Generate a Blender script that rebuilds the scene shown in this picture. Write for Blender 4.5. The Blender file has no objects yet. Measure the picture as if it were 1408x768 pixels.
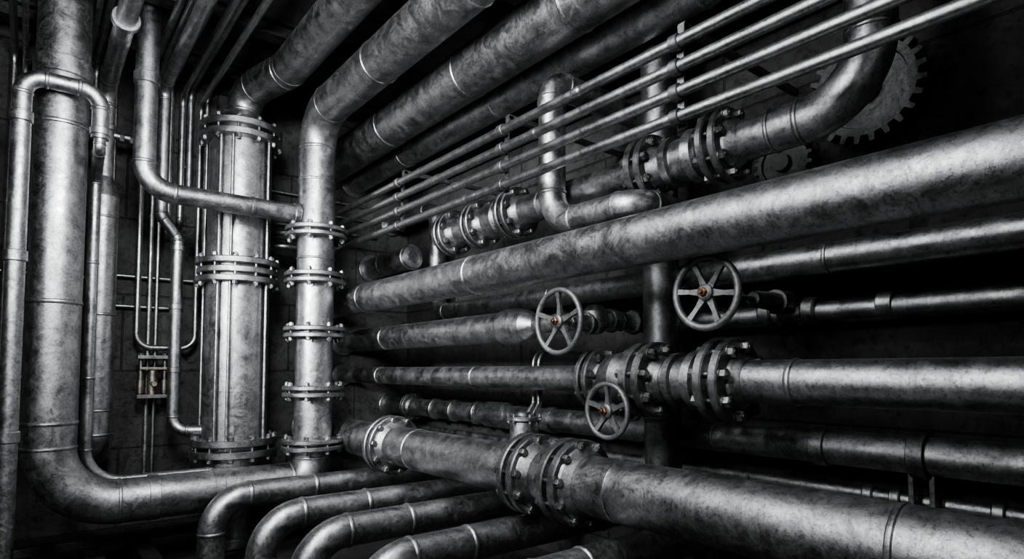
import bpy, math, random
from mathutils import Vector, Matrix
random.seed(7)
scene = bpy.context.scene

# ---------------------------------------------------------------- materials
def new_mat(name):
    m = bpy.data.materials.new(name); m.use_nodes = True
    nt = m.node_tree
    return m, nt, nt.nodes["Principled BSDF"]

def ramp(nt, src, stops):
    r = nt.nodes.new("ShaderNodeValToRGB")
    el = r.color_ramp.elements
    while len(el) < len(stops): el.new(0.5)
    for e, (p, c) in zip(el, stops):
        e.position = p
        e.color = (c, c, c, 1) if not isinstance(c, tuple) else (*c, 1)
    nt.links.new(src, r.inputs[0])
    return r.outputs[0]

def noise(nt, co, scale, detail=6, rough=.6, dist=0):
    n = nt.nodes.new("ShaderNodeTexNoise")
    n.inputs["Scale"].default_value = scale
    n.inputs["Detail"].default_value = detail
    n.inputs["Roughness"].default_value = rough
    n.inputs["Distortion"].default_value = dist
    nt.links.new(co, n.inputs["Vector"])
    return n.outputs[0]

def mixc(nt, a, b, fac, mode='MULTIPLY'):
    m = nt.nodes.new("ShaderNodeMix"); m.data_type = 'RGBA'; m.blend_type = mode
    if isinstance(fac, float): m.inputs[0].default_value = fac
    else: nt.links.new(fac, m.inputs[0])
    nt.links.new(a, m.inputs[6]); nt.links.new(b, m.inputs[7])
    return m.outputs[2]

def steel(name, lo, hi, r0=.28, r1=.56, tint=(.985, .993, 1), bump=.26, metal=1.0):
    m, nt, b = new_mat(name)
    tc = nt.nodes.new("ShaderNodeTexCoord"); co = tc.outputs["Object"]
    t = lambda v: (v*tint[0], v*tint[1], v*tint[2])
    # weathered zinc: broad mottling, fine pitting, scuffed patches, hairline scratches
    c = ramp(nt, noise(nt, co, 11, 15, .84, .7), [(.39, t(lo)), (.5, t((lo+hi)/2)), (.61, t(hi))])
    c = mixc(nt, c, ramp(nt, noise(nt, co, 75, 8, .75), [(.38, .4), (.48, 1.0)]), .75)
    c = mixc(nt, c, ramp(nt, noise(nt, co, 4.2, 15, .84, 1.0), [(.39, .5), (.46, 1.0)]), .7)
    mp = nt.nodes.new("ShaderNodeMapping"); mp.inputs["Rotation"].default_value = (.5, .35, .6)
    mp.inputs["Scale"].default_value = (1, 9, 1); nt.links.new(co, mp.inputs[0])
    sc = ramp(nt, noise(nt, mp.outputs[0], 16, 8, .8, 2.0), [(.58, 0), (.62, 1.0), (.66, 0)])
    wht = nt.nodes.new("ShaderNodeRGB"); wht.outputs[0].default_value = (*t(min(1, hi*1.35)), 1)
    mul = nt.nodes.new("ShaderNodeMath"); mul.operation = 'MULTIPLY'; mul.inputs[1].default_value = .45
    nt.links.new(sc, mul.inputs[0])
    c = mixc(nt, c, wht.outputs[0], mul.outputs[0], 'MIX')
    nt.links.new(c, b.inputs["Base Color"])
    b.inputs["Metallic"].default_value = metal
    rr = ramp(nt, noise(nt, co, 10, 15, .86, .8), [(.40, r0), (.60, r1)])
    nt.links.new(rr, b.inputs["Roughness"])
    bp = nt.nodes.new("ShaderNodeBump")
    bp.inputs["Strength"].default_value = bump
    bp.inputs["Distance"].default_value = .006
    nt.links.new(noise(nt, co, 22, 15, .8), bp.inputs["Height"])
    nt.links.new(bp.outputs[0], b.inputs["Normal"])
    return m

STEEL = steel("weathered_steel", .22, .50)
DARK = steel("tarnished_steel", .13, .28, .32, .58)
BRIGHT = steel("galvanised_steel", .26, .46, .28, .48)
CAST = steel("cast_iron", .14, .26, .4, .6, bump=.4)
WHEEL = steel("worn_grey_paint", .14, .28, .42, .62, bump=.4, metal=.75)
BRASS = steel("tarnished_brass", .18, .34, .35, .5, tint=(1, .58, .38))
DULL = steel("dull_bronze", .22, .38, .3, .5, tint=(1, .92, .82))
GEAR = steel("blackened_gear_iron", .04, .10, .4, .6, bump=.4)
RUST = steel("blackened_iron", .04, .10, .5, .75, bump=.4)
FL = steel("worn_flange_steel", .17, .38, .32, .55, bump=.4)

def concrete(name, lo, hi, blocks=True, axis='XZ', bw=1.3, bh=.62):
    m, nt, b = new_mat(name)
    tc = nt.nodes.new("ShaderNodeTexCoord"); co = tc.outputs["Object"]
    c1 = ramp(nt, noise(nt, co, 1.8, 14, .78, .5), [(.34, lo), (.64, hi)])
    c2 = ramp(nt, noise(nt, co, 16, 14, .85), [(.40, .15), (.50, 1.0)])
    c = mixc(nt, c1, c2, .9)
    h = noise(nt, co, 9, 15, .85)
    hout = h
    if blocks:
        sep = nt.nodes.new("ShaderNodeSeparateXYZ"); nt.links.new(co, sep.inputs[0])
        cmb = nt.nodes.new("ShaderNodeCombineXYZ")
        nt.links.new(sep.outputs['XYZ'.index(axis[0])], cmb.inputs[0])
        nt.links.new(sep.outputs['XYZ'.index(axis[1])], cmb.inputs[1])
        br = nt.nodes.new("ShaderNodeTexBrick")
        nt.links.new(cmb.outputs[0], br.inputs["Vector"])
        br.inputs["Scale"].default_value = 1
        br.inputs["Mortar Size"].default_value = .008
        br.inputs["Mortar Smooth"].default_value = .4
        br.inputs["Brick Width"].default_value = bw
        br.inputs["Row Height"].default_value = bh
        br.inputs["Color1"].default_value = (1, 1, 1, 1)
        br.inputs["Color2"].default_value = (.85, .85, .85, 1)
        br.inputs["Mortar"].default_value = (.3, .3, .3, 1)
        c = mixc(nt, c, br.outputs[0], .8)
        mm = nt.nodes.new("ShaderNodeMath"); mm.operation = 'SUBTRACT'
        nt.links.new(h, mm.inputs[0]); nt.links.new(br.outputs[1], mm.inputs[1])
        hout = mm.outputs[0]
    nt.links.new(c, b.inputs["Base Color"])
    rr = ramp(nt, noise(nt, co, 5, 12, .8), [(.38, .42), (.6, .85)])
    nt.links.new(rr, b.inputs["Roughness"])
    bp = nt.nodes.new("ShaderNodeBump")
    bp.inputs["Strength"].default_value = 1.0; bp.inputs["Distance"].default_value = .035
    nt.links.new(hout, bp.inputs["Height"]); nt.links.new(bp.outputs[0], b.inputs["Normal"])
    return m
C_BACK = concrete("stained_concrete_blocks", .045, .13, True, 'XZ', 1.2, .56)
C_RIGHT = concrete("dark_concrete_panels", .035, .09, True, 'YZ', 1.7, .8)
C_SIDE = concrete("side_concrete", .06, .12, False)
C_FLOOR = concrete("oily_concrete_floor", .02, .05, False)
C_CEIL = concrete("sooty_ceiling_concrete", .03, .09, False)

# ---------------------------------------------------------------- mesh kit
class Part:
    def __init__(s): s.v = []; s.f = []; s.sm = []; s.mi = []
    def face(s, idx, smooth, mat):
        s.f.append(idx); s.sm.append(smooth); s.mi.append(mat)

def basis(ax):
    ax = Vector(ax).normalized()
    u = ax.cross(Vector((0, 0, 1)))
    if u.length < .05: u = ax.cross(Vector((0, 1, 0)))
    u.normalize()
    return ax, u, ax.cross(u).normalized()

def lathe(P, o, axis, prof, seg=32, mat=0, smooth=True, rot=0.0):
    ax, u, w = basis(axis); o = Vector(o)
    for (s0, r0), (s1, r1) in zip(prof[:-1], prof[1:]):
        if abs(s0-s1) < 1e-9 and abs(r0-r1) < 1e-9: continue
        b = len(P.v)
        for s_, r_ in ((s0, r0), (s1, r1)):
            for i in range(seg):
                a = rot+2*math.pi*i/seg
                P.v.append(o+ax*s_+(u*math.cos(a)+w*math.sin(a))*max(r_, .0005))
        for i in range(seg):
            j = (i+1) % seg
            P.face((b+i, b+j, b+seg+j, b+seg+i), smooth, mat)

def cyl(P, a, b_, r, seg=24, mat=0, smooth=True, ch=0.0):
    a = Vector(a); b_ = Vector(b_); L = (b_-a).length
    if ch: pr = [(0, 0), (0, r-ch), (ch, r), (L-ch, r), (L, r-ch), (L, 0)]
    else: pr = [(0, 0), (0, r), (L, r), (L, 0)]
    lathe(P, a, b_-a, pr, seg, mat, smooth)

def hexn(P, o, axis, r, h, mat=0):
    lathe(P, o, axis, [(0, 0), (0, r), (h*.85, r), (h, r*.82), (h, 0)], 6, mat, False, random.random())

def fillet(pts, rad):
    pts = [Vector(p) for p in pts]
    out = [pts[0]]; joints = []
    for i in range(1, len(pts)-1):
        d1 = (pts[i]-pts[i-1]); d2 = (pts[i+1]-pts[i])
        l1, l2 = d1.length, d2.length; d1.normalize(); d2.normalize()
        th = math.acos(max(-1, min(1, d1.dot(d2))))
        if th < .02: out.append(pts[i]); continue
        R = rad[i-1] if isinstance(rad, (list, tuple)) else rad
        L = min(R*math.tan(th/2), .49*l1 if i > 1 else .98*l1, .49*l2 if i < len(pts)-2 else .98*l2)
        R = L/math.tan(th/2)
        p0 = pts[i]-d1*L
        n = (d2-d1*d1.dot(d2)).normalized(); C = p0+n*R
        k = max(4, int(math.degrees(th)/6))
        for q in range(k+1):
            f = th*q/k
            out.append(C-n*R*math.cos(f)+d1*R*math.sin(f))
        joints.append((p0, d1)); joints.append((pts[i]+d2*L, d2))
    out.append(pts[-1])
    return out, joints

def ring(P, o, axis, r, w=.010, h=.005, mat=0, seg=36):
    lathe(P, o, axis, [(-w, r-.001), (-w*.5, r+h*.8), (0, r+h), (w*.5, r+h*.8), (w, r-.001)], seg, mat)

def band(P, o, axis, r, w=.03, h=.008, mat=0, seg=36):
    c = min(h*.5, .004)
    lathe(P, o, axis, [(-w, r*.98), (-w, r+h-c), (-w+c, r+h), (w-c, r+h), (w, r+h-c), (w, r*.98)], seg, mat)

def tube(P, pts, r, bend=.12, seg=36, mat=0, joints=True, cap=True):
    path, jt = fillet(pts, bend)
    clean = [path[0]]
    for p in path[1:]:
        if (p-clean[-1]).length > 1e-5: clean.append(p)
    path = clean
    T = []
    for i in range(len(path)):
        a = path[max(i-1, 0)]; b_ = path[min(i+1, len(path)-1)]
        T.append((b_-a).normalized())
    ax, u, w = basis(T[0])
    base = len(P.v)
    for i, p in enumerate(path):
        u = (u-T[i]*u.dot(T[i])).normalized(); w = T[i].cross(u)
        for k in range(seg):
            a = 2*math.pi*k/seg
            P.v.append(p+(u*math.cos(a)+w*math.sin(a))*r)
    for i in range(len(path)-1):
        for k in range(seg):
            j = (k+1) % seg; q = base+i*seg
            P.face((q+k, q+j, q+seg+j, q+seg+k), True, mat)
    if cap:
        lathe(P, path[0], T[0], [(0, 0), (0, r)], seg, mat)
        lathe(P, path[-1], T[-1], [(0, r), (0, 0)], seg, mat)
    if joints:
        for p, d in jt: ring(P, p, d, r, min(.012, r*.25), min(.005, r*.12), mat, seg)

def plate(P, o, axis, R, th, ri=0, mat=0, seg=44):
    c = min(.006, th*.2)
    lathe(P, o, axis, [(-th/2, ri), (-th/2, R-c), (-th/2+c, R), (th/2-c, R), (th/2, R-c), (th/2, ri)], seg, mat)

def boltring(P, o, axis, Rb, half, n, br, mat=0, ph=0.2, ext=.007):
    ax, u, w = basis(axis); o = Vector(o)
    for i in range(n):
        a = ph+2*math.pi*i/n
        c = o+(u*math.cos(a)+w*math.sin(a))*Rb
        cyl(P, c-ax*(half+br*1.1+ext), c+ax*(half+br*1.1+ext), br*.5, 10, mat)
        for s in (1, -1):
            lathe(P, c+ax*s*half, ax*s, [(0, 0), (0, br*1.2), (br*.2, br*1.2), (br*.2, 0)], 14, mat)
            hexn(P, c+ax*s*(half+br*.2), ax*s, br, br*1.1, mat)

def flanges(P, o, axis, R, rp, th=.03, gap=.02, n=8, br=.016, hub=.05, mat=1, bmat=1, ph=.2):
    ax = Vector(axis).normalized(); o = Vector(o)
    for s in (1, -1):
        plate(P, o+ax*s*(gap/2+th/2), ax, R, th, rp*.9, mat)
        if hub: lathe(P, o+ax*s*(gap/2+th), ax*s, [(0, rp*1.3), (.012, rp*1.26), (hub, rp*1.02), (hub, rp*.95)], 36, mat)
    lathe(P, o, ax, [(-gap/2, R*.74), (gap/2, R*.74)], 36, mat)
    Rb = (R+rp*1.22)/2 if (R-rp) > .05 else R-br*1.4
    boltring(P, o, ax, min(Rb, R-br*1.15), gap/2+th, n, br, bmat, ph)

def box(P, c, s, mat=0, rz=0):
    c = Vector(c); b = len(P.v); R = Matrix.Rotation(rz, 3, 'Z')
    for x in (-1, 1):
        for y in (-1, 1):
            for z in (-1, 1):
                P.v.append(c+R@Vector((x*s[0]/2, y*s[1]/2, z*s[2]/2)))
    for f in ((0, 1, 3, 2), (4, 6, 7, 5), (0, 4, 5, 1), (2, 3, 7, 6), (0, 2, 6, 4), (1, 5, 7, 3)):
        P.face(tuple(b+i for i in f), False, mat)

def finish(P, name, mats, parent=None, bevel=0):
    lo = Vector((min(v[i] for v in P.v) for i in range(3)))
    hi = Vector((max(v[i] for v in P.v) for i in range(3)))
    c = (lo+hi)/2
    me = bpy.data.meshes.new(name)
    me.from_pydata([tuple(v-c) for v in P.v], [], P.f)
    if max(P.mi) >= len(mats): mats = list(mats)+[FL]
    for m in mats: me.materials.append(m)
    me.polygons.foreach_set("use_smooth", P.sm)
    me.polygons.foreach_set("material_index", P.mi)
    me.update()
    import bmesh
    bm = bmesh.new(); bm.from_mesh(me)
    bmesh.ops.recalc_face_normals(bm, faces=bm.faces)
    bm.to_mesh(me); bm.free()
    ob = bpy.data.objects.new(name, me); ob.location = c
    scene.collection.objects.link(ob)
    if bevel:
        bv = ob.modifiers.new("bevel", 'BEVEL'); bv.width = bevel; bv.segments = 2
    if parent: ob.parent = parent
    return ob

# ---------------------------------------------------------------- room
W, D, CE = 2.85, 5.2, 3.6
XL, YF = -1.8, -1.7
def slab(name, c, s, m):
    P = Part(); box(P, c, s); return finish(P, name, [m])
slab("floor", ((W+XL)/2, (D+YF)/2, -.05), (W-XL+.4, D-YF+.4, .1), C_FLOOR)
slab("ceiling", ((W+XL)/2, (D+YF)/2, CE+.05), (W-XL+.4, D-YF+.4, .1), C_CEIL)
slab("wall_back", ((W+XL)/2, D+.1, CE/2), (W-XL, .2, CE), C_BACK)
slab("wall_right", (W+.1, (D+YF)/2, CE/2), (.2, D-YF+.4, CE), C_RIGHT)
slab("wall_left", (XL-.1, (D+YF)/2, CE/2), (.2, D-YF+.4, CE), C_SIDE)
slab("wall_front", ((W+XL)/2, YF-.1, CE/2), (W-XL, .2, CE), C_SIDE)
slab("baseboard_back", ((W+XL)/2, D-.04, .06), (W-XL, .08, .12), C_FLOOR)
E = .004
YB = D-E; YN = YF+E; XR = W-E; ZC = CE-E
Yv = (0, 1, 0); Xv = (1, 0, 0); Zv = (0, 0, 1)

def esc(P, o, axis, r, mat=0):
    band(P, o, axis, r, .012, .03, mat)

def ypipe(name, X, Z, r, y0=YN, y1=YB, rings=(), mats=(STEEL,), bands=(), collar=True):
    P = Part()
    tube(P, [(X, y0, Z), (X, y1, Z)], r, joints=False)
    for y in rings: ring(P, (X, y, Z), Yv, r, .012, .005)
    for y in bands: band(P, (X, y, Z), Yv, r, .028, .007)
    if collar and y1 == YB: esc(P, (X, YB-.016, Z), Yv, r)
    if collar and y0 == YN: esc(P, (X, YN+.016, Z), Yv, r)
    return P

# ---- main right-hand bank (run parallel to the right wall)
P = ypipe("", 1.95, 1.784, .107, rings=(2.756, 4.15, .2)); finish(P, "large_steel_pipe", [STEEL])

# lower big flanged pipe
P = ypipe("", 1.9, .756, .125, rings=(1.653, .644, 3.3))
for y in (3.65, 2.21, 1.93): flanges(P, (1.9, y, .756), Yv, .190, .125, .040, .032, 10, .020, .045, ph=.15)
finish(P, "flanged_steel_pipe", [STEEL])

# mid flanged pipe with valve bodies
P = Part(); X, Z = 2.2, 1.205
tube(P, [(X, 2.05, Z), (X, YB, Z)], .066, joints=False)
tube(P, [(X, YN, Z), (X, 2.05, Z)], .083, joints=False)
ring(P, (X, 4.41, Z), Yv, .066); ring(P, (X, 1.079, Z), Yv, .083, .014, .006); ring(P, (X, 3.1, Z), Yv, .066)
esc(P, (X, YB-.016, Z), Yv, .066)
flanges(P, (X, 2.055, Z), Yv, .152, .075, .028, .02, 8, .018, .04)
flanges(P, (X, 1.743, Z), Yv, .170, .085, .040, .03, 8, .023, .045)
flanges(P, (X, 1.359, Z), Yv, .174, .085, .040, .03, 8, .023, .045)
lathe(P, (X, 1.9, Z), Yv, [(-.11, .085), (-.07, .115), (0, .128), (.07, .115), (.11, .085)], 40, 1)
lathe(P, (X, 1.55, Z), Yv, [(-.09, .085), (-.085, .125), (-.05, .128), (-.045, .10), (.02, .10), (.025, .118), (.055, .118), (.06, .085)], 40, 1)
finish(P, "flanged_valve_pipe", [STEEL])

# upper flanged pipe with elbow up to ceiling
P = Part(); X, Z = 2.24, 2.179
tube(P, [(X, 3.40, Z), (X, .81, Z), (X, .81, ZC)], .083, .24)
flanges(P, (X, 1.38, Z), Yv, .155, .082, .034, .024, 8, .020, .05)
flanges(P, (X, 1.76, Z), Yv, .155, .082, .034, .024, 8, .020, .05)
lathe(P, (X, 1.57, Z), Yv, [(-.1, .08), (-.09, .112), (-.05, .118), (-.045, .095), (.03, .095), (.035, .115), (.075, .11), (.08, .08)], 40)
for y in (3.44, 3.12, 2.76): flanges(P, (X, y, Z), Yv, .150, .082, .034, .024, 8, .019, .05)
lathe(P, (X, 2.94, Z), Yv, [(-.08, .08), (-.05, .11), (.05, .11), (.08, .08)], 36)
cyl(P, (X, 3.46, Z), (X, 3.50, Z), .145, 40, 1, ch=.006)
ring(P, (X, 1.16, Z), Yv, .083); ring(P, (X, 2.5, Z), Yv, .083)
esc(P, (X, .81, ZC-.016), Zv, .083)
finish(P, "flanged_elbow_pipe", [STEEL])

# drop elbow in front of it
P = Part()
tube(P, [(XR, 2.268, 2.74), (2.08, 2.268, 2.74), (2.08, 2.268, 1.988), (2.08, 1.72, 1.988), (XR, 1.72, 1.988)], .070, [.09, .17, .09])
band(P, (2.08, 2.268, 2.62), Zv, .070, .03, .006)
esc(P, (XR-.016, 2.268, 2.74), Xv, .070)
finish(P, "bent_steel_pipe", [STEEL])

# post
P = Part()
tube(P, [(2.49, 1.904, E), (2.49, 1.904, ZC)], .09, joints=False)
band(P, (2.49, 1.904, .03), Zv, .09, .025, .05); band(P, (2.49, 1.904, ZC-.03), Zv, .09, .025, .05)
ring(P, (2.49, 1.904, 1.0), Zv, .09)
finish(P, "support_post", [DARK])

# wall-side pipe with upturned end
P = Part()
tube(P, [(2.66, YN, 1.727), (2.66, 4.338, 1.727), (2.66, 4.338, 2.62), (2.66, YB, 2.62)], .067, .16)
for y in (1.15, 2.9): ring(P, (2.66, y, 1.727), Yv, .067)
esc(P, (2.66, YN+.016, 1.727), Yv, .067); esc(P, (2.66, YB-.016, 2.62), Yv, .067)
finish(P, "bent_steel_pipe", [STEEL])
P = ypipe("", 2.47, 2.19, .098, y0=4.43, rings=(4.9,)); band(P, (2.47, 4.45, 2.19), Yv, .098, .02, .01)
lathe(P, (2.47, 4.43, 2.19), (0, -1, 0), [(0, .1), (.02, .09), (.035, .05), (.04, 0)], 32)
finish(P, "capped_pipe_stub", [STEEL])

# hand-wheel valve pipe (short thick leg, then fittings to the wall line)
P = Part(); Z = 1.50
tube(P, [(2.2, 2.80, Z), (2.2, YB, Z)], .092, joints=False)
esc(P, (2.2, YB-.016, Z), Yv, .092)
lathe(P, (2.2, 2.80, Z), (0, -1, 0), [(0, .092), (0, .104), (.02, .108), (.12, .104), (.20, .088), (.26, .055), (.28, .045)], 36)
ring(P, (2.2, 4.3, Z), Yv, .092)
tube(P, [(2.2, 2.6, Z), (2.2, 2.086, Z)], .048, joints=False)
cyl(P, (2.2, 2.30, Z), (2.2, 2.36, Z), .06, 8, 1, smooth=False, ch=.004)
lathe(P, (2.2, 2.086, Z), (0, 0, 1), [(-.075, 0), (-.07, .035), (-.04, .062), (0, .07), (.04, .062), (.07, .035), (.075, 0)], 28, 1)
tube(P, [(2.2, 2.086, Z), (2.70, 2.086, Z), (2.70, YN, 1.52)], .042, .08)
for x, rr, hh in ((2.29, .062, .05), (2.37, .052, .03), (2.47, .066, .045), (2.56, .055, .03)):
    cyl(P, (x, 2.086, Z), (x+hh, 2.086, Z), rr, 8, 1, smooth=False, ch=.004)
for y, rr in ((1.45, .062), (1.36, .052), (1.25, .062)):
    lathe(P, (2.70, y, 1.51), Yv, [(-.03, .04), (-.03, rr-.006), (-.022, rr), (.022, rr), (.03, rr-.006), (.03, .04)], 28, 1)
band(P, (2.70, .95, 1.515), Yv, .042, .03, .008)
finish(P, "valve_feed_pipe", [STEEL])

# lower wall pipe
P = ypipe("", 2.66, .925, .072, rings=(1.70, .4))
flanges(P, (2.66, 4.74, .925), Yv, .118, .072, .022, .014, 8, .011, .03)
for y in (4.34, 4.05, 3.73): band(P, (2.66, y, .925), Yv, .072, .025, .014, 1)
lathe(P, (2.66, 3.5, .925), Yv, [(-.14, .072), (-.13, .092), (.10, .092), (.13, .08), (.14, .072)], 36, 1)
for y in (2.9, 2.0, 1.2): band(P, (2.66, y, .925), Yv, .072, .03, .010)
finish(P, "lower_steel_pipe", [STEEL])
P = ypipe("", 2.74, .735, .030)
for y in (1.05, .95, .8, .62, 2.2): lathe(P, (2.74, y, .735), Yv, [(-.02, .03), (-.02, .04), (-.015, .044), (.015, .044), (.02, .04), (.02, .03)], 24)
band(P, (2.74, 1.6, .735), Yv, .03, .03, .008)
finish(P, "conduit_pipe", [STEEL])
P = ypipe("", 2.613, .59, .024); finish(P, "conduit_pipe", [STEEL])

# pipe bracket on lower wall pipe
P = Part()
band(P, (2.66, .835, .925), Yv, .074, .03, .014)
box(P, (2.66, .80, .74), (.03, .02, .26)); box(P, (2.66, .87, .74), (.03, .02, .26))
box(P, (2.745, .835, .60), (.19, .12, .03)); box(P, (2.834, .835, .60), (.02, .16, .2))
finish(P, "pipe_bracket", [DARK], bevel=.003)

# pressure regulator fed from the big pipe
P = Part(); c = Vector((2.3, 2.76, 0))
cyl(P, c+Vector((0, 0, .80)), c+Vector((0, 0, .95)), .085, 36, ch=.006)
cyl(P, c+Vector((0, 0, .95)), c+Vector((0, 0, .975)), .105, 36, ch=.006)
boltring(P, c+Vector((0, 0, .963)), Zv, .092, .012, 6, .01)
cyl(P, c+Vector((0, 0, .975)), c+Vector((0, 0, 1.0)), .05, 24, ch=.004)
tube(P, [c+Vector((0, 0, .84)), c+Vector((0, 0, .735)), Vector((2.01, 2.76, .735))], .045, .055)
for dx, dy in ((.09, -.03), (.10, .03), (.13, 0)):
    tube(P, [c+Vector((dx-.06, dy, .97)), c+Vector((dx, dy, 1.05)), c+Vector((dx, dy, 1.36)), Vector((XR, c.y+dy, 1.36))], .012, [.03, .08], 14, joints=False)
finish(P, "pressure_regulator", [STEEL])

# ---- hand-wheels
def handwheel(o, r, nsp, stem, ph=0.3, rim=.0135):
    e = bpy.data.objects.new("valve_handwheel", None); e.location = o
    scene.collection.objects.link(e)
    P = Part(); o = Vector(o)
    n = 56; k = 14; b = len(P.v)
    for i in range(n):
        a = 2*math.pi*i/n; d = Vector((0, math.cos(a), math.sin(a)))
        for j in range(k):
            t = 2*math.pi*j/k
            P.v.append(o+d*(r-rim+rim*math.cos(t))+Vector((rim*1.05*math.sin(t), 0, 0)))
    for i in range(n):
        for j in range(k):
            i2 = (i+1) % n; j2 = (j+1) % k
            P.face((b+i*k+j, b+i2*k+j, b+i2*k+j2, b+i*k+j2), True, 0)
    for i in range(nsp):
        a = ph+2*math.pi*i/nsp; d = Vector((0, math.cos(a), math.sin(a))); s = Vector((0, -d.z, d.y))
        q = len(P.v)
        for t, wd, th, off in ((.02, .020, .010, .012), (r*.5, .012, .008, .008), (r-rim*1.2, .015, .009, 0)):
            for sx, sy in ((-1, -1), (1, -1), (1, 1), (-1, 1)):
                P.v.append(o+d*t+s*(wd*.75*sx)+Vector((th*sy+off, 0, 0)))
        for lv in range(2):
            for f in range(4):
                g = (f+1) % 4
                P.face((q+lv*4+f, q+lv*4+g, q+lv*4+4+g, q+lv*4+4+f), False, 0)
    lathe(P, o, Xv, [(-.018, 0), (-.018, .024), (-.012, .032), (.03, .034), (.035, .028), (.035, 0)], 28)
    finish_local(P, "rim_and_spokes", [WHEEL], e)
    P = Part()
    hexn(P, o+Vector((-.018, 0, 0)), (-1, 0, 0), .018, .014)
    cyl(P, o+Vector((-.03, 0, 0)), o+Vector((-.045, 0, 0)), .009, 12, ch=.002)
    finish_local(P, "spindle_nut", [BRASS], e)
    P = Part()
    cyl(P, o, o+Vector((stem, 0, 0)), .012, 16)
    cyl(P, o+Vector((stem*.35, 0, 0)), o+Vector((stem*.35+.03, 0, 0)), .026, 6, smooth=False, ch=.003)
    lathe(P, o+Vector((stem*.55, 0, 0)), Xv, [(0, 0), (0, .03), (.02, .036), (stem*.3, .042), (stem*.3, .055), (stem*.45, .055), (stem*.45, 0)], 28)
    finish_local(P, "bonnet_and_stem", [CAST], e)
def finish_local(P, name, mats, e):
    ob = finish(P, name, mats); ob.location = ob.location-e.location; ob.parent = e
handwheel((1.95, 2.086, 1.478), .163, 5, .22, ph=.31)
handwheel((2.05, 1.354, 1.551), .152, 6, .62, ph=.1, rim=.0145)
handwheel((2.0, 1.829, 1.069), .130, 5, .18, ph=.31, rim=.012)

# ---- thin parallel pipes with clamps
zs = (2.503, 2.406, 2.308, 2.211)
for i, z in enumerate(zs):
    P = Part()
    tube(P, [(1.9, YN, z), (1.9, 4.66+.03*i, z), (1.45, 4.66+.03*i, z), (1.45, YB, z)], .0235, .1, 20)
    ring(P, (1.9, 1.9+.3*i, z), Yv, .0235, .03, .003); ring(P, (1.9, 3.3-.2*i, z), Yv, .0235, .03, .003)
    finish(P, "small_steel_pipe", [BRIGHT])
for y in (1.37, 2.46, 3.6):
    P = Part()
    box(P, (1.935, y, 2.36), (.012, .03, .36)); box(P, (2.39, y, 2.585), (.9, .03, .025)); box(P, (1.95, y, 2.56), (.03, .03, .06))
    for z in zs: band(P, (1.9, y, z), Yv, .025, .020, .006, seg=20)
    finish(P, "pipe_clamp_bracket", [CAST])
for m, r_ in ((.51, .045), (.475, .035), (.205, .03)):
    X = 2.80; P = ypipe("", X, 1.25+1.2806*X*m, r_, collar=False); finish(P, "thin_conduit", [DARK])

# ---- ceiling mains
P = Part()
tube(P, [(1.182, 4.7, 3.0), (1.20, 4.7, 3.32), (1.335, 4.15, 3.32), (1.335, YN, 3.32)], .12, [.17, .3])
band(P, (1.335, 2.6, 3.32), Yv, .12, .02, .008); esc(P, (1.335, YN+.016, 3.32), Yv, .12)
finish(P, "overhead_main_pipe", [STEEL])

P = Part()   # main that turns down into the flanged riser and out along the floor
cx, cy = 1.609, 4.3
tube(P, [(cx, YN, 3.12), (cx, cy, 3.12), (cx, cy, .472), (.103, cy, .472), (.103, cy, ZC)], .130, [.26, .16, .34])
for z in (2.238, 1.907, 1.518, 1.098, .7245):
    flanges(P, (cx, cy, z), Zv, .215, .13, .032, .016, 8, .018, 0)
for z in (2.62, 2.05): ring(P, (cx, cy, z), Zv, .13)
for y in (3.3, 2.3): ring(P, (cx, y, 3.12), Yv, .13, .014, .006)
for z in (2.65, 1.63, .95): ring(P, (.103, cy, z), Zv, .13, .014, .006)
for x in (.62, .98): band(P, (x, cy, .472), Xv, .13, .03, .006)
band(P, (.103, cy, 2.98), Zv, .13, .05, .012); band(P, (.103, cy, ZC-.02), Zv, .13, .02, .03)
esc(P, (cx, YN+.016, 3.12), Yv, .13)
finish(P, "flanged_riser_pipe", [STEEL])

P = ypipe("", 2.0, 3.017, .145, rings=(3.9, 2.9, 2.0)); finish(P, "overhead_main_pipe", [STEEL])
P = Part(); X = 2.3
tube(P, [(X, YB, 2.967), (X, 1.3, 2.967), (X, 1.3, ZC)], .098, .2)
P = Part()
tube(P, [(X-.01, YB, 2.967), (X-.01, 1.3, 2.967), (X-.01, 1.3, ZC)], .106, .2)
for y in (4.2, 3.0): ring(P, (X-.01, y, 2.967), Yv, .106)
esc(P, (X-.01, YB-.016, 2.967), Yv, .106); finish(P, "overhead_main_pipe", [STEEL])
P = ypipe("", 1.83, 3.25, .022); finish(P, "overhead_conduit", [BRIGHT])
P = ypipe("", 2.17, 3.28, .022); finish(P, "overhead_conduit", [BRIGHT])

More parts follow.
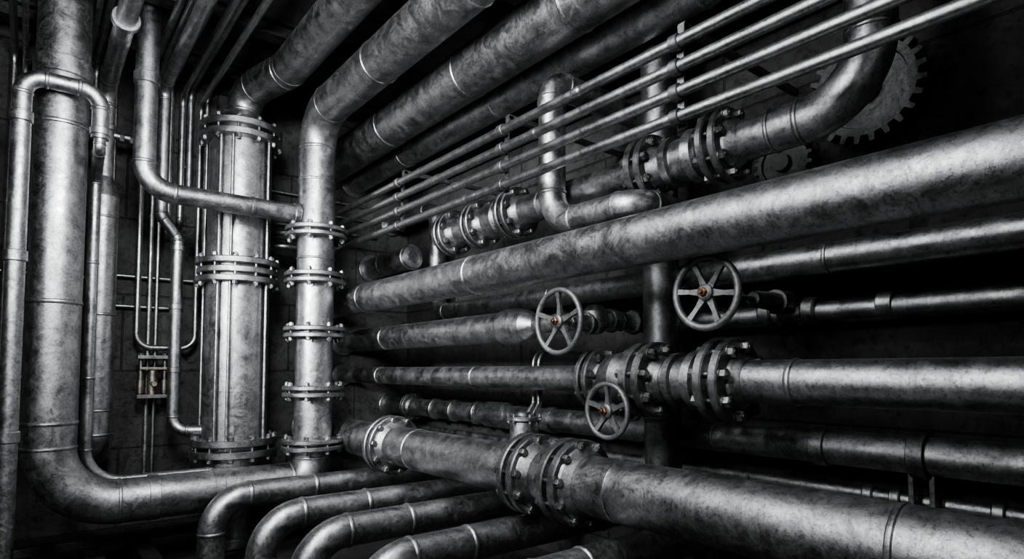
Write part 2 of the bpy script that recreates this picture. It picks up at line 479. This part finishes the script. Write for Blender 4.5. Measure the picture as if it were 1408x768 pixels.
# ---- pressure vessel
P = Part(); vx, vy = 1.182, 4.7
o = Vector((vx, vy, 0))
tube(P, [o+Vector((0, 0, .56)), o+Vector((0, 0, 3.0))], .215, seg=48, joints=False)
flanges(P, o+Vector((0, 0, 2.97)), Zv, .285, .215, .05, .025, 12, .019, 0)
flanges(P, o+Vector((0, 0, 1.955)), Zv, .285, .215, .045, .085, 12, .019, 0)
plate(P, o+Vector((0, 0, 1.955)), Zv, .275, .045, .2, 1)
flanges(P, o+Vector((0, 0, .70)), Zv, .29, .215, .05, .03, 12, .019, 0)
lathe(P, o+Vector((0, 0, .56)), (0, 0, -1), [(0, .215), (.04, .19), (.08, .12), (.09, .12), (.5, .12)], 40)
lathe(P, o+Vector((0, 0, 3.03)), Zv, [(0, .24), (.05, .2), (.09, .15), (.11, .125)], 40)
for a in (3.9, 4.25, 5.35, .6, 1.6, 2.6):
    d = Vector((math.cos(a), math.sin(a), 0))*.240
    cyl(P, o+d+Vector((0, 0, .74)), o+d+Vector((0, 0, 1.9)), .011, 12)
    cyl(P, o+d+Vector((0, 0, 2.02)), o+d+Vector((0, 0, 2.94)), .011, 12)
for z in (1.1, 2.45): ring(P, o+Vector((0, 0, z)), Zv, .215, .006, .002)
plate(P, o+Vector((0, 0, .04)), Zv, .2, .07, 0)
finish(P, "pressure_vessel", [STEEL])

# ---- left group
P = Part()
tube(P, [(-.073, 4.1, E), (-.073, 4.1, 2.83), (.275, 4.1, 2.83), (.275, 4.1, 2.56)], .044, .1)
for z in (2.6, 1.85, .9): band(P, (-.073, 4.1, z), Zv, .044, .03, .008)
band(P, (.275, 4.1, 2.60), Zv, .044, .02, .006)
tube(P, [(.275, 4.1, 2.58), (.275, 4.1, 2.50), (.285, 4.45, 2.42), (.285, 4.45, .571), (1.05, 4.45, .571), (1.05, 4.45, .05)], .030, [.04, .04, .2, .1])
for z in (1.9, 1.2): ring(P, (.285, 4.45, z), Zv, .03)
finish(P, "looped_steel_pipe", [STEEL])

P = Part()   # hanging thick pipe
tube(P, [(.362, YN, 3.2), (.362, 4.9, 3.2), (.362, 4.9, 2.45)], .052, .14)
lathe(P, (.362, 4.9, 2.56), (0, 0, -1), [(0, .052), (.03, .06), (.14, .088), (.16, .09)], 36)
tube(P, [(.362, 4.9, 2.42), (.362, 4.9, .70), (.362, YB, .70)], .09, .12)
for z in (2.28, 1.62, .98): ring(P, (.362, 4.9, z), Zv, .09)
band(P, (.362, 4.9, 2.9), Zv, .052, .02, .012)
cyl(P, (.22, 4.9, 2.86), (.54, 4.9, 2.86), .026, 20)
for x in (.24, .28, .44, .50): cyl(P, (x, 4.9, 2.86), (x+.028, 4.9, 2.86), .04, 6, smooth=False, ch=.003)
band(P, (.362, 3.9, 3.2), Yv, .052, .02, .02); band(P, (.362, 3.0, 3.2), Yv, .052, .02, .02)
finish(P, "reduced_drop_pipe", [STEEL])

P = Part()   # branch into the riser
tube(P, [(.52, 4.3, ZC), (.52, 4.3, 2.365), (cx-.12, 4.3, 2.365)], .064, .17)
band(P, (.52, 4.3, 3.06), Zv, .064, .035, .01); band(P, (cx-.15, 4.3, 2.365), Xv, .064, .02, .01)
band(P, (cx-.45, 4.3, 2.365), Xv, .064, .012, .006)
finish(P, "branch_pipe", [STEEL])

P = Part()   # S-bend pipe into vessel
tube(P, [(.70, YN, 3.28), (.70, 4.85, 3.28), (.70, 4.85, 2.34), (.8075, 4.85, 2.20), (.8075, 4.85, .82), (1.02, 4.75, .82)], .040, [.1, .07, .07, .1], 24)
for z in (2.12, 1.7, 1.25): band(P, (.8075, 4.85, z), Zv, .04, .02, .006)
finish(P, "offset_bend_pipe", [STEEL])

P = Part()   # U conduit
tube(P, [(.597, 5.06, 2.95), (.597, 5.06, 1.41), (.975, 5.06, 1.41), (.975, 5.06, 3.30), (.975, YN, 3.30)], .020, [.1, .1, .1], 18)
cyl(P, (.597, 5.06, 2.95), (.597, 5.06, 3.0), .032, 12, ch=.004)
finish(P, "u_bend_conduit", [BRIGHT])
for i, (x, z0, zt, r_) in enumerate(((.678, .35, 3.40, .017), (.725, .35, 3.34, .014), (.78, 2.25, 3.42, .024), (.86, 2.35, 3.36, .024), (1.03, 2.0, 3.42, .022), (.43, 1.35, 3.35, .015), (.915, 2.6, 3.42, .024), (.26, .4, 3.40, .016), (-.08, .3, 3.30, .016), (-.14, .3, 3.38, .02), (.635, 2.7, 3.43, .022), (.31, 2.7, 3.42, .02))):
    P = Part()
    tube(P, [(x, YN, zt), (x, 5.12, zt), (x, 5.12, z0), (x, YB, z0)], r_, [.1, .05], 16)
    for k in range(2):
        z = z0+(zt-z0)*(k+.6)/2.4
        box(P, (x, 5.165, z), (r_*2.2, .06, .018)); band(P, (x, 5.12, z), Zv, r_, .010, .003, seg=16)
    finish(P, "thin_conduit", [BRIGHT if i % 2 else STEEL])
for z, x0, x1 in ((1.93, .35, 1.0), (1.71, .35, .9), (2.75, 1.05, 2.4), (2.62, 1.05, 2.5), (2.48, 1.05, 2.5), (1.2, -.6, .2), (1.9, -.6, .3)):
    P = Part(); tube(P, [(x0, YB, z), (x0, 5.16, z), (x1, 5.16, z), (x1, YB, z)], .013, .03, 14, joints=False)
    finish(P, "thin_conduit", [STEEL])

# small sampling valve
P = Part(); q = Vector((.70, 5.02, 1.2))
box(P, q+Vector((0, 0, .14)), (.2, .10, .025)); box(P, q+Vector((0, 0, -.14)), (.2, .10, .025)); box(P, q+Vector((0, 0, .06)), (.17, .07, .018), 1)
for x in (-.075, .075):
    cyl(P, q+Vector((x, 0, -.14)), q+Vector((x, 0, .15)), .014, 14, 0)
    cyl(P, q+Vector((x, 0, -.12)), q+Vector((x, 0, -.02)), .024, 18, 1, ch=.003); hexn(P, q+Vector((x, 0, .15)), Zv, .02, .02)
cyl(P, q+Vector((0, 0, -.13)), q+Vector((0, 0, .05)), .035, 24, 1, ch=.005)
cyl(P, q+Vector((0, -.03, -.05)), q+Vector((0, -.09, -.05)), .02, 6, 1, smooth=False, ch=.002)
finish(P, "sampling_valve", [DARK, DULL], bevel=.002)

# ---- floor-level bends
for i, (y, x) in enumerate(((4.0, .89), (3.3, .973), (2.8, 1.013), (2.25, 1.05), (1.70, 1.25))):
    P = Part()
    tube(P, [(x, y, E), (x, y, .48), (XR, y, .48)], .078, .21)
    ring(P, (x+.62-.04*i, y, .48), Xv, .078, .014, .006); ring(P, (2.4, y, .48), Xv, .078)
    esc(P, (x, y, .02), Zv, .078)
    finish(P, "floor_bend_pipe", [STEEL])
P = Part()
for x in (.35, .62): box(P, (x, 4.4, .03), (.10, 1.5, .05)); box(P, (x, 4.4, .07), (.02, 1.5, .08)); box(P, (x, 4.4, .115), (.10, 1.5, .015))
box(P, (.2, 4.75, .15), (2.6, .10, .05))
finish(P, "floor_beam_frame", [RUST], bevel=.003)

# ---- ceiling structure
for y in (.6, 1.8, 3.0, 4.1, 4.9):
    P = Part(); L = W-XL-.02; c0 = (W+XL)/2
    box(P, (c0, y, 3.585), (L, .12, .02)); box(P, (c0, y, 3.535), (L, .014, .09)); box(P, (c0, y, 3.485), (L, .12, .015))
    finish(P, "ceiling_beam", [RUST])

# ---- gears
def gear(o, R, n, th):
    P = Part(); o = Vector(o); rin = R*.86; pts = []
    for i in range(n):
        for f, rr in ((0, rin), (.28, rin), (.38, R), (.68, R), (.78, rin)):
            a = 2*math.pi*(i+f)/n; pts.append(Vector((0, math.cos(a)*rr, math.sin(a)*rr)))
    b = len(P.v); N = len(pts)
    for s in (-th/2, th/2):
        for p in pts: P.v.append(o+p+Vector((s, 0, 0)))
    for i in range(N):
        j = (i+1) % N; P.face((b+i, b+j, b+N+j, b+N+i), False, 0)
    for s in (-th/2, th/2):
        q = len(P.v)
        for p in pts: P.v.append(o+p+Vector((s, 0, 0)))
        for k in range(N):
            d = pts[k].normalized()*R*.72; P.v.append(o+d+Vector((s, 0, 0)))
        for i in range(N):
            j = (i+1) % N; P.face((q+i, q+j, q+N+j, q+N+i), False, 0)
    lathe(P, o, Xv, [(-th/2, R*.72), (-th*.2, R*.70), (-th*.2, R*.3), (-th*.9, R*.28), (-th*.9, 0)], 40)
    lathe(P, o, Xv, [(th/2, R*.72), (th/2, 0)], 40)
    cyl(P, o, Vector((XR, o.y, o.z)), R*.15, 24)
    finish(P, "gear_wheel", [GEAR])
gear((2.74, 1.02, 2.44), .235, 24, .05)
gear((2.75, 1.385, 2.22), .14, 18, .04)

# ---------------------------------------------------------------- lights
def area(name, loc, target, size, power, spread=180, col=(.975, .988, 1)):
    l = bpy.data.lights.new(name, 'AREA'); l.shape = 'DISK'; l.size = size; l.energy = power; l.color = col
    l.spread = math.radians(spread)
    o = bpy.data.objects.new(name, l); o.location = loc
    o.rotation_euler = (Vector(target)-Vector(loc)).to_track_quat('-Z', 'Y').to_euler()
    scene.collection.objects.link(o)
area("unseen_light", (.3, 2.0, 2.85), (1.7, 4.3, 2.1), .6, 84)
area("unseen_light", (-.9, 1.4, 2.4), (2.0, 3.2, 2.2), .6, 60)  # added light left of frame, brightens the right-hand and overhead pipes
area("unseen_light", (.15, 1.1, 2.9), (2.3, 2.2, 1.6), .6, 22)  # extra fill above the frame, no fixture there, aimed at the right-hand bank
area("unseen_light", (.6, -1.0, 2.2), (2.6, 1.8, 1.0), 1.0, 6)  # weak fill added behind the camera for the right wall
area("unseen_light", (-1.2, 2.6, 2.1), (2.3, 3.9, 1.6), .5, 30, 60)  # added narrow light out of view, lifts the dark far corner
wd = bpy.data.worlds.new("dim_room"); scene.world = wd; wd.use_nodes = True
wd.node_tree.nodes["Background"].inputs[0].default_value = (.5, .5, .5, 1)
wd.node_tree.nodes["Background"].inputs[1].default_value = .15

# ---------------------------------------------------------------- camera
cam = bpy.data.cameras.new("camera"); co = bpy.data.objects.new("camera", cam)
scene.collection.objects.link(co); scene.camera = co
cam.sensor_width = 36; cam.lens = 36*830/1408; cam.shift_y = .0572; cam.clip_start = .05
co.location = (0, 0, 1.25)
co.rotation_euler = (math.radians(93), 0, -math.atan2(.6247, .7809))
scene.view_settings.view_transform = 'AgX'
scene.view_settings.look = 'AgX - Medium High Contrast'
